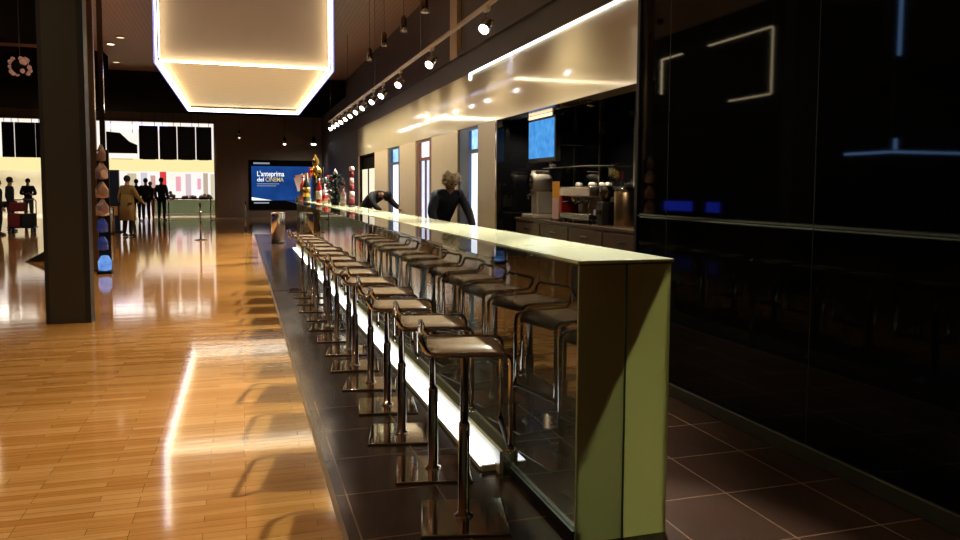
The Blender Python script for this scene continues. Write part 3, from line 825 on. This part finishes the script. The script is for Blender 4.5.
MB().box(-.12, .12, -.1, .1, .70, .745, .01).build('lid', M['machine'], t)
t = thing('menu_card_holder', 'narrow orange and red card stand between juicer and espresso machine', 'card stand', (4.42, 10.5, 1.02))
MB().box(-.03, .05, -.13, .13, 0, .02).build('base', M['blackmt'], t)
MB().box(-.005, .01, -.12, .12, .33, .57).build('upper_card', M['orange'], t)
MB().box(-.005, .01, -.12, .12, .02, .33).build('lower_card', M['pinkp'], t)
t = thing('tall_canister', 'tall bronze canister right of the espresso machine', 'canister', (4.60, 8.72, 1.02))
MB().lathe([(.12, 0), (.125, .01), (.125, .42), (.11, .44)], seg=20).build('drum', M['bronze'], t)
MB().lathe([(.13, .44), (.13, .465), (.03, .475), (.025, .50), (0, .50)], seg=20).build('lid', M['dchrome'], t)
t = thing('coffee_grinder', 'dark coffee grinder standing between canister and espresso machine', 'grinder', (4.50, 9.02, 1.02))
MB().box(-.09, .11, -.09, .09, 0, .30, .015).build('body', M['blackmt'], t)
MB().lathe([(.05, .30), (.09, .42), (.09, .50), (0, .51)], seg=14).build('hopper', M['dchrome'], t)
MB().box(-.16, -.09, -.04, .04, .12, .20, .01).build('doser', M['chrome'], t)
t = thing('wall_television', 'wall-hung television with bright blue picture in the coffee niche', 'television', (4.30, 10.74, 1.92))
MB().box(-.02, .06, -.55, .55, -.04, .62, .01).build('housing', M['blackmt'], t)
MB().box(-.026, -.02, -.50, .50, .02, .58).build('picture', M['tv'], t)
MB().box(.06, .65, -.08, .08, .22, .40).build('bracket', M['blackmt'], t)
t = thing('niche_lamp', 'small bright steel lamp box above the television', 'lamp', (4.32, 10.74, 2.53))
MB().box(-.06, .1, -.5, .3, -.0, .05).build('housing', M['steel'], t)
MB().box(-.07, -.06, -.45, .45, .0, .045).build('lens', M['lens_dim'], t)
t = thing('wall_shelf', 'thin glass shelf below the television', 'shelf', (4.72, 10.6, 1.80))
MB().box(-.12, .23, -.9, .9, 0, .012).build('board', M['ghost'], t)
MB().box(.16, .23, -.6, -.56, -.08, 0).build('bracket', M['steel'], t); MB().box(.16, .23, .56, .6, -.08, 0).build('bracket', M['steel'], t)
c = thing('water_glass', 'small shiny glass bowl on the thin shelf below the television', 'bowl', (4.70, 11.3, 1.812))
MB().lathe([(.03, 0), (.06, .04), (.075, .09), (.07, .09), (.05, .04), (0, .01)], seg=16).build('bowl', M['chrome'], c)

for i, y in enumerate((7.2, 9.2, 11.4)):  # downlights added to brighten the machines on the back counter
    t = thing('added_niche_downlight', 'small downlight added under the lintel to brighten the coffee niche', 'downlight', (4.35, y, 2.55), 0, 'added downlights in the coffee niche')
    MB().lathe([(.05, .03), (.05, .0), (.04, .0), (.04, .02)], seg=14).build('ring', M['steel'], t)
    MB().lathe([(0, .008), (.04, .008), (.04, .016), (0, .016)], seg=14).build('lens', M['lensw'], t)
    spotlight(t, (0, 0, -.02), (-.35, 0, -2), 70, 140, .8, (1, .86, .64), name='added_niche_beam')
# ------------------------------------------------------------------ things on the far end of the bar
t = thing('leaflet_rack', 'rack of fanned pink and white leaflets on the far end of the bar', 'leaflet rack', (1.43, 19.1, BH))
MB().box(-.16, .16, -.1, .1, 0, .10, .01).build('tray', M['blackmt'], t)
for i in range(7):
    a = math.radians(-16+5*i); mm = Matrix.Translation((0, -.06+.02*i, .04)) @ Matrix.Rotation(a, 4, 'Y')
    k = MB(); v = [(-.07, .18+.03*(i%3)), (.07, .18), (.07, .52+.04*(i%3)), (-.07, .52+.05*(i%2))]
    k.prism(v, -.003, .003, mm @ Matrix.Rotation(PI/2, 4, 'X')); k.build('leaflet', M['pinkp'] if i % 2 else M['white'], t)
k = MB(); k.tube([(0, 0, .08), (0, 0, .35)], .02, 8); k.build('stem', M['blackmt'], t)
t = thing('gold_beer_tower', 'tall brass beer tower with gold finial on the bar', 'beer tower', (1.50, 16.4, BH))
MB().lathe([(.10, 0), (.10, .03), (.055, .06), (.05, .45), (.075, .50), (.075, .54)], seg=18).build('pillar', M['blackmt'], t)
MB().lathe([(.075, .54), (.13, .58), (.135, .64), (.10, .70), (.06, .72), (.05, .76), (.075, .80), (.06, .88), (.02, .93), (.02, .96), (0, .98)], seg=18).build('finial', M['gold'], t)
for x, mt in ((-.13, 'red'), (0, 'gold'), (.13, 'blackmt')):
    f = MB().tube([(x*.4, -.04, .50), (x, -.13, .48), (x, -.14, .40)], .014, 8).build('tap', M['chrome'], t)
    MB().lathe([(.012, 0), (.024, .05), (.020, .2), (.008, .22), (0, .22)], (x, -.13, .49), 10).build('tap_handle', M[mt], f)
def bottle(loc, label, cb, cc, cl, h=.34, r=.045):
    t = thing('bottle', label, 'bottle', loc, 0, 'bottles on the far end of the bar')
    MB().lathe([(r, 0), (r, h*.58), (r*.8, h*.68), (r*.36, h*.76), (r*.34, h*.93)], seg=14).build('body', M[cb], t)
    MB().lathe([(r*.4, h*.93), (r*.4, h), (0, h)], seg=12).build('cap', M[cc], t)
    MB().lathe([(r*1.02, h*.15), (r*1.02, h*.5)], seg=14).build('label_band', M[cl], t)
bottle((1.40, 17.6, BH), 'tall white bottle with red cap left of the gold tower', 'white', 'red', 'white', .62, .075)
bottle((1.38, 18.3, BH), 'dark red bottle beside the leaflet rack', 'red', 'blackmt', 'blackmt', .55, .07)
bottle((1.44, 15.1, BH), 'red bottle with white cap right of the gold tower', 'red', 'white', 'white', .46, .055)
bottle((1.60, 15.4, BH), 'slim dark bottle behind the red bottle', 'blackmt', 'white', 'red', .50, .05)
bottle((1.58, 12.55, BH), 'pale pink bottle in front of the dark decorated bush', 'pinkp', 'red', 'white', .30, .045)
bottle((1.36, 17.0, BH), 'dark bottle with gold cap in front of the gold tower', 'blackmt', 'gold', 'gold', .60, .08)
bottle((1.55, 14.5, BH), 'tall dark bottle left of the bushy table tree', 'blackmt', 'red', 'pinkp', .52, .06)
bottle((1.45, 14.1, BH), 'short white bottle left of the bushy table tree', 'white', 'white', 'red', .36, .05)
t = thing('decorated_bush', 'dark bushy table tree with white tip standing on the bar', 'plant', (1.53, 13.2, BH))
MB().lathe([(.07, 0), (.09, .11), (.08, .11), (0, .10)], seg=14).build('pot', M['blackmt'], t)
k = MB()
for i in range(420):
    z = random.uniform(.10, .50); r = .17*(1-((z-.24)/.34)**2)*random.uniform(.5, 1.05); a = random.uniform(0, 2*PI)
    p = Vector((r*math.cos(a), r*math.sin(a), z)); d = Vector((math.cos(a)*.07, math.sin(a)*.07, .03)); s = Vector((-math.sin(a), math.cos(a), 0))*.022
    k._f([k.bm.verts.new(q) for q in (p-d*.3, p+s, p+d, p-s)])
k.tube([(0, 0, .1), (0, 0, .5)], .015, 6)
k.build('foliage', M['leaf'], t)
k = MB()
for i in range(8):
    a = i*2.4; z = .18+.035*i; k.sphere((.15*math.cos(a), .15*math.sin(a), z), .022, u=8, v=6)
k.build('bauble', M['red'], t)
MB().lathe([(.045, .50), (.03, .56), (.0, .62)], seg=10).build('tip', M['white'], t)
t = thing('striped_pole_stand', 'red and white striped pole stand at the right of the bushy table tree', 'pole stand', (1.63, 11.9, BH))
MB().lathe([(.06, 0), (.06, .02), (.03, .03)], seg=14).build('base', M['blackmt'], t)
k = MB()
for i in range(5):
    k.mi = i % 2; k.lathe([(.045-.003*i, .03+.104*i), (.042-.003*i, .134+.104*i)], seg=12)
k.build('pole', [M['redc'], M['pinkp']], t)
MB().sphere((0, 0, .58), .045, u=10, v=8).build('knob', M['pinkp'], t)

# ------------------------------------------------------------------ queue posts
def stanchion(loc, label, belt=None):
    t = thing('queue_post', label, 'queue post', loc, 0, 'queue posts on the oak floor')
    MB().lathe([(.17, 0), (.17, .012), (.05, .03), (.03, .035)], seg=22).build('base', M['dchrome'], t)
    MB().tube([(0, 0, .03), (0, 0, .98)], .026, 12).build('pole', M['dchrome'], t)
    MB().lathe([(.034, .93), (.034, 1.03), (.02, 1.04), (0, 1.04)], seg=12).build('head', M['blackmt'], t)
    if belt:
        bx, by = belt
        k = MB(); d = Vector((bx, by, 0)); n = Vector((-by, bx, 0)).normalized()*.003
        v = [k.bm.verts.new(q) for q in (Vector((0, 0, .95))+n, d+Vector((0, 0, .95))+n, d+Vector((0, 0, 1.0))+n, Vector((0, 0, 1.0))+n)]
        v2 = [k.bm.verts.new(x.co-2*n) for x in v]
        k._f(v); k._f(v2[::-1])
        for i in range(4): k._f([v[i], v2[i], v2[(i+1) % 4], v[(i+1) % 4]])
        k.build('belt', M['blackc'], t)
stanchion((-1.09, 22.9, 0), 'dark queue post with round foot alone on the oak floor')
stanchion((.14, 26.0, 0), 'slim dark queue post before the back wall left of the poster')
stanchion((-3.05, 36.6, 0), 'queue post with belt right of the two dark-dressed people', (1.70, 0))
stanchion((-1.30, 36.6, 0), 'queue post at the right jamb of the shop opening')

# ------------------------------------------------------------------ people
def skinmesh(verts, edges, radii, root, name, mats, parent, sub=1, mfun=None):
    me = bpy.data.meshes.new(name); me.from_pydata([tuple(v) for v in verts], edges, []); me.update()
    o = bpy.data.objects.new(name, me); COL.objects.link(o)
    o.modifiers.new('skin', 'SKIN'); 
    for i, sv in enumerate(me.skin_vertices[0].data):
        r = radii[i]; sv.radius = r if isinstance(r, tuple) else (r, r); sv.use_root = (i == root)
    if sub:
        s = o.modifiers.new('sub', 'SUBSURF'); s.levels = sub; s.render_levels = sub
    bpy.context.view_layer.update()
    nm = bpy.data.meshes.new_from_object(o.evaluated_get(bpy.context.evaluated_depsgraph_get()))
    bpy.data.objects.remove(o)
    nm.name = name; nm.materials.clear()
    for m_ in (mats if isinstance(mats, list) else [mats]): nm.materials.append(m_)
    for p in nm.polygons: p.use_smooth = True
    o = bpy.data.objects.new(name, nm); COL.objects.link(o); o.parent = parent
    return o
BASE = dict(pel=(0,.0,.94), bel=(0,-.01,1.08), che=(0,.0,1.28), nkb=(0,.01,1.43), nek=(0,-.005,1.50), hed=(0,-.025,1.60), top=(0,-.01,1.695),
            shl=(.175,.0,1.38), ell=(.235,.03,1.11), wrl=(.245,-.06,.87), shr=(-.175,.0,1.38), elr=(-.235,.03,1.11), wrr=(-.245,-.06,.87),
            hil=(.09,0,.88), knl=(.10,-.02,.48), anl=(.105,.03,.08), tol=(.12,-.12,.035), hir=(-.09,0,.88), knr=(-.10,-.02,.48), anr=(-.105,.03,.08), tor=(-.12,-.12,.035))
RAD = dict(pel=(.145,.105), bel=(.13,.095), che=(.155,.105), nkb=(.075,.065), nek=(.052,.055), hed=(.073,.092), top=(.05,.06), shl=.062, shr=.062, ell=.043, elr=.043, wrl=.028, wrr=.028,
           hil=.088, hir=.088, knl=.056, knr=.056, anl=.037, anr=.037, tol=.034, tor=.034)
EDG = [('pel','bel'),('bel','che'),('che','nkb'),('nkb','nek'),('nek','hed'),('hed','top'),('che','shl'),('shl','ell'),('ell','wrl'),('che','shr'),('shr','elr'),('elr','wrr'),
       ('pel','hil'),('hil','knl'),('knl','anl'),('anl','tol'),('pel','hir'),('hir','knr'),('knr','anr'),('anr','tor')]
def person(loc, rz, label, top, legs, hair, sc=1.0, pose=None, coat=None, face=False, curly=False, group=None):
    J = {k: Vector(v)*sc for k, v in BASE.items()}
    look = Vector((pose or {}).get('look', (0, -1, 0)))
    for k, v in (pose or {}).items():
        if k != 'look': J[k] = Vector(v)*sc
    t = thing('person', label, 'person', loc, rz, group)
    names = list(J); verts = [J[n] for n in names]; idx = {n: i for i, n in enumerate(names)}
    rad = []
    for n in names:
        r = RAD[n]; rad.append(tuple(x*sc for x in r) if isinstance(r, tuple) else r*sc)
    edges = [(idx[a], idx[b]) for a, b in EDG]
    # nose
    hd = (J['top']-J['nek']).normalized(); fw = (look-hd*look.dot(hd)).normalized()
    verts.append(J['hed']+fw*.10*sc-hd*.012*sc); rad.append(.013*sc); edges.append((idx['hed'], len(verts)-1))
    # hands: palm, four unequal bent fingers and a thumb from the side of the palm
    for s, e, w in ((1, 'ell', 'wrl'), (-1, 'elr', 'wrr')):
        d = (J[w]-J[e]).normalized()
        sd = d.cross(Vector((0, 0, 1)) if abs(d.z) < .9 else Vector((1, 0, 0))).normalized(); nn = sd.cross(d).normalized()
        pm = J[w]+d*.065*sc; verts.append(pm); rad.append((.040*sc, .017*sc)); pi = len(verts)-1; edges.append((idx[w], pi))
        for q, (off, ln) in enumerate(((-.030, .062), (-.010, .075), (.011, .070), (.030, .055))):
            a = pm+sd*off*sc+d*.025*sc; b = a+d*ln*.55*sc+nn*.008*sc; c = b+d*ln*.4*sc+nn*.022*sc
            for p_, r_ in ((a, .0105), (b, .009), (c, .0075)): verts.append(p_); rad.append(r_*sc)
            n0 = len(verts)-3; edges += [(pi, n0), (n0, n0+1), (n0+1, n0+2)]
        a = J[w]+d*.035*sc-sd*.035*sc; b = a+(d*.7-sd*.7)*.045*sc
        verts += [a, b]; rad += [.012*sc, .009*sc]; n0 = len(verts)-2; edges += [(pi, n0), (n0, n0+1)]
    body = skinmesh(verts, edges, rad, idx['pel'], 'body', [M['skin'], M[top], M[legs]], t)
    segs = [(J[a], J[b], 2 if (a[:2] in ('hi', 'kn') or b[:2] in ('hi',)) else 0 if a in ('nek', 'hed') or a == 'nkb' else 1) for a, b in EDG if a[:2] != 'an']
    segs += [(J[w], J[w]+(J[w]-J[e]).normalized()*.2*sc, 0) for e, w in (('ell', 'wrl'), ('elr', 'wrr'))]
    for p in body.data.polygons:
        best = min(segs, key=lambda q: ((q[0]+(q[1]-q[0])*max(0, min(1, (p.center-q[0]).dot(q[1]-q[0])/max(1e-9, (q[1]-q[0]).length_squared))))-p.center).length_squared)
        p.material_index = best[2]
    def sub(parts, inflate, name, m_, root):
        nm = [n for n in names if n in parts]; ix = {n: i for i, n in enumerate(nm)}
        vs = [J[n] for n in nm]; rr = []
        for n in nm:
            r = RAD[n]; r = r if isinstance(r, tuple) else (r, r); rr.append(tuple((x+inflate)*sc for x in r))
        es = [(ix[a], ix[b]) for a, b in EDG if a in ix and b in ix]
        return skinmesh(vs, es, rr, ix[root], name, m_, t)
    sub(('pel','bel','che','nkb','shl','ell','wrl','shr','elr','wrr'), .022, 'jacket', M[top], 'pel')
    sub(('pel','hil','knl','anl','hir','knr','anr'), .018, 'trousers', M[legs], 'pel')
    for a, b in (('anl', 'tol'), ('anr', 'tor')):
        p, q = J[a], J[b]; d = (q-p); sh = MB(); sh.tube([p+Vector((0, .04, -.045))*sc, p+Vector((0, 0, -.035))*sc, p+d*.6+Vector((0, 0, -.01))*sc, q+d*.25], [.036*sc, .043*sc, .042*sc, .022*sc], 8); sh.build('shoe', M['shoe'], t)
    if coat:
        k = MB(); c = J['pel']
        k.lathe([(.165*sc, .25*sc), (.175*sc, .12*sc), (.20*sc, -.08*sc), (.225*sc, -.48*sc), (.20*sc, -.48*sc), (.15*sc, .1*sc)], c, 18).build('coat_skirt', M[coat], t)
    h = MB(); hc = J['hed']+hd*.035*sc-fw*.022*sc
    if curly:
        for i in range(60):
            v = Vector((random.gauss(0, 1), random.gauss(0, 1), random.gauss(0, 1))).normalized()
            if v.dot(fw) > .45 and v.dot(hd) < .35: continue
            h.sphere(hc+v*.105*sc, .036*sc, u=7, v=5)
        h.sphere(hc, .10*sc)
    else:
        h.sphere(hc, .098*sc, (.92, 1.0, 1.05))
    h.build('hair', M[hair], t)
    if face:
        sdv = hd.cross(fw).normalized(); k = MB()
        for s in (-1, 1): k.sphere(J['hed']+fw*.078*sc+sdv*.03*s*sc+hd*.005, .011*sc, u=8, v=6)
        k.build('eyes', M['eye'], t)
        k = MB(); k.sphere(J['hed']+fw*.076*sc-hd*.05*sc, .018*sc, (1.3, .6, .4), u=8, v=6); k.build('mouth', M['redc'], t)
    return t
person((-3.22, 25.0, 0), math.radians(150), 'person in a long mustard coat standing by the steel bin', 'coatc', 'blackc', 'hairb', 1.05, coat='coatc',
       pose=dict(elr=(-.30,-.02,1.14), wrr=(-.36,-.18,.98)))
person((-4.30, 36.2, 0), math.radians(170), 'dark-dressed person standing just left of the close pair', 'navy', 'blackc', 'hairb', 1.05)
person((-3.86, 35.6, 0), math.radians(200), 'dark-dressed person at the left of the close pair facing the shop', 'blackc', 'blackc', 'hairb', 1.07)
person((-3.30, 36.2, 0), math.radians(165), 'dark-dressed person at the right of the close pair by the queue belt', 'navy', 'blackc', 'hairb', 1.09)
person((-4.05, 39.2, 0), math.radians(180), 'person in red seen between the dark-dressed people', 'redc', 'redc', 'hairb', 1.0)
person((-7.02, 26.6, 0), math.radians(120), 'person in dark blue behind the luggage trolley at the left edge', 'navy', 'blackc', 'hairb', .98)
person((-7.2, 28.6, 0), math.radians(90), 'taller person in blue jacket at the left edge behind another', 'navy', 'greyc', 'hairb', 1.03)
person((-8.3, 35.6, 0), math.radians(20), 'person in dark top and pale trousers before the left shop opening', 'blackc', 'greyc', 'hairb', 1.04,
       pose=dict(wrl=(.12,-.2,1.10), ell=(.26,-.02,1.12), wrr=(-.1,-.2,1.14), elr=(-.26,-.02,1.12)))
# bartenders leaning behind the bar
lean = dict(pel=(0,.30,.94), bel=(0,.20,1.07), che=(0,.05,1.25), nkb=(0,-.05,1.38), nek=(0,-.09,1.43), hed=(.0,-.14,1.51), top=(0,-.15,1.605),
            shl=(.185,-.02,1.34), ell=(.27,-.12,1.10), wrl=(.24,-.32,.92), shr=(-.185,-.02,1.34), elr=(-.28,-.10,1.10), wrr=(-.26,-.30,.92),
            hil=(.09,.31,.88), knl=(.10,.27,.48), anl=(.10,.31,.08), tol=(.12,.15,.035), hir=(-.09,.31,.88), knr=(-.10,.25,.48), anr=(-.10,.31,.08), tor=(-.12,.15,.035))
person((2.78, 10.5, 0), math.radians(8), 'bartender in dark jacket with pale curly hair leaning forward behind the bar', 'navy', 'blackc', 'hairl', 1.03, pose=lean, face=True, curly=True)
bend = dict(pel=(0,.28,.94), bel=(0,.20,1.08), che=(0,-.02,1.24), nkb=(0,-.20,1.26), nek=(0,-.27,1.25), hed=(0,-.36,1.22), top=(0,-.45,1.20),
            shl=(.185,-.14,1.28), ell=(.26,-.28,1.10), wrl=(.22,-.50,.98), shr=(-.185,-.14,1.28), elr=(-.26,-.24,1.06), wrr=(-.22,-.44,.92),
            hil=(.09,.29,.88), knl=(.10,.25,.48), anl=(.10,.29,.08), tol=(.12,.13,.035), hir=(-.09,.29,.88), knr=(-.10,.23,.48), anr=(-.10,.29,.08), tor=(-.12,.13,.035), look=(0,-.2,-1))
person((2.80, 16.9, 0), math.radians(35), 'second bartender in dark clothes bent down behind the bar, farther along', 'blackc', 'blackc', 'hairb', 1.06, pose=bend)

# luggage at the left edge
t = thing('luggage_cart', 'metal luggage trolley with load at the left edge', 'trolley', (-6.62, 27.6, 0))
MB().box(-.38, .38, -.28, .28, .16, .20, .01).build('deck', M['blackmt'], t)
MB().tube(fillet([(-.33, .26, .18), (-.33, .30, 1.05), (.33, .30, 1.05), (.33, .26, .18)], .08), .016, 8).build('handle', M['steel'], t)
for x in (-.3, .3):
    for y in (-.2, .2): MB().lathe([(.08, -.02), (.08, .02)], (x, y, .08), 14, (1, 0, 0)).build('wheel', M['rubber'], t)
def case(loc, label, w, d, h, mt, grp='bags on the luggage trolley'):
    t = thing('suitcase', label, 'suitcase', loc, 0, grp)
    MB().box(-w, w, -d, d, 0, h, .03).build('shell', M[mt], t)
    MB().tube(fillet([(-.08, 0, h-.01), (-.08, 0, h+.05), (.08, 0, h+.05), (.08, 0, h-.01)], .02), .01, 6).build('handle', M['blackmt'], t)
    MB().box(-w-.004, w+.004, -.012, .012, .04, h-.03).build('strap', M['blackc'], t)
case((-6.80, 27.5, .20), 'dark red suitcase low on the luggage trolley', .17, .2, .42, 'redc')
case((-6.42, 27.5, .20), 'black suitcase beside the red one on the luggage trolley', .17, .2, .42, 'blackc')
case((-6.72, 27.5, .69), 'maroon bag on top of the luggage trolley load', .2, .18, .28, 'redc')

# ------------------------------------------------------------------ world, view
w = bpy.data.worlds.new('world'); S.world = w; w.use_nodes = True
w.node_tree.nodes['Background'].inputs['Color'].default_value = (.9, .65, .42, 1)
w.node_tree.nodes['Background'].inputs['Strength'].default_value = .02
S.view_settings.view_transform = 'Standard'; S.view_settings.look = 'None'
S.view_settings.exposure = 0; S.view_settings.gamma = 1
S.view_settings.use_curve_mapping = False
S.cycles.caustics_reflective = False; S.cycles.caustics_refractive = False
S.cycles.sample_clamp_indirect = 5
S.cycles.max_bounces = 10; S.cycles.transparent_max_bounces = 16
S.cycles.use_denoising = True
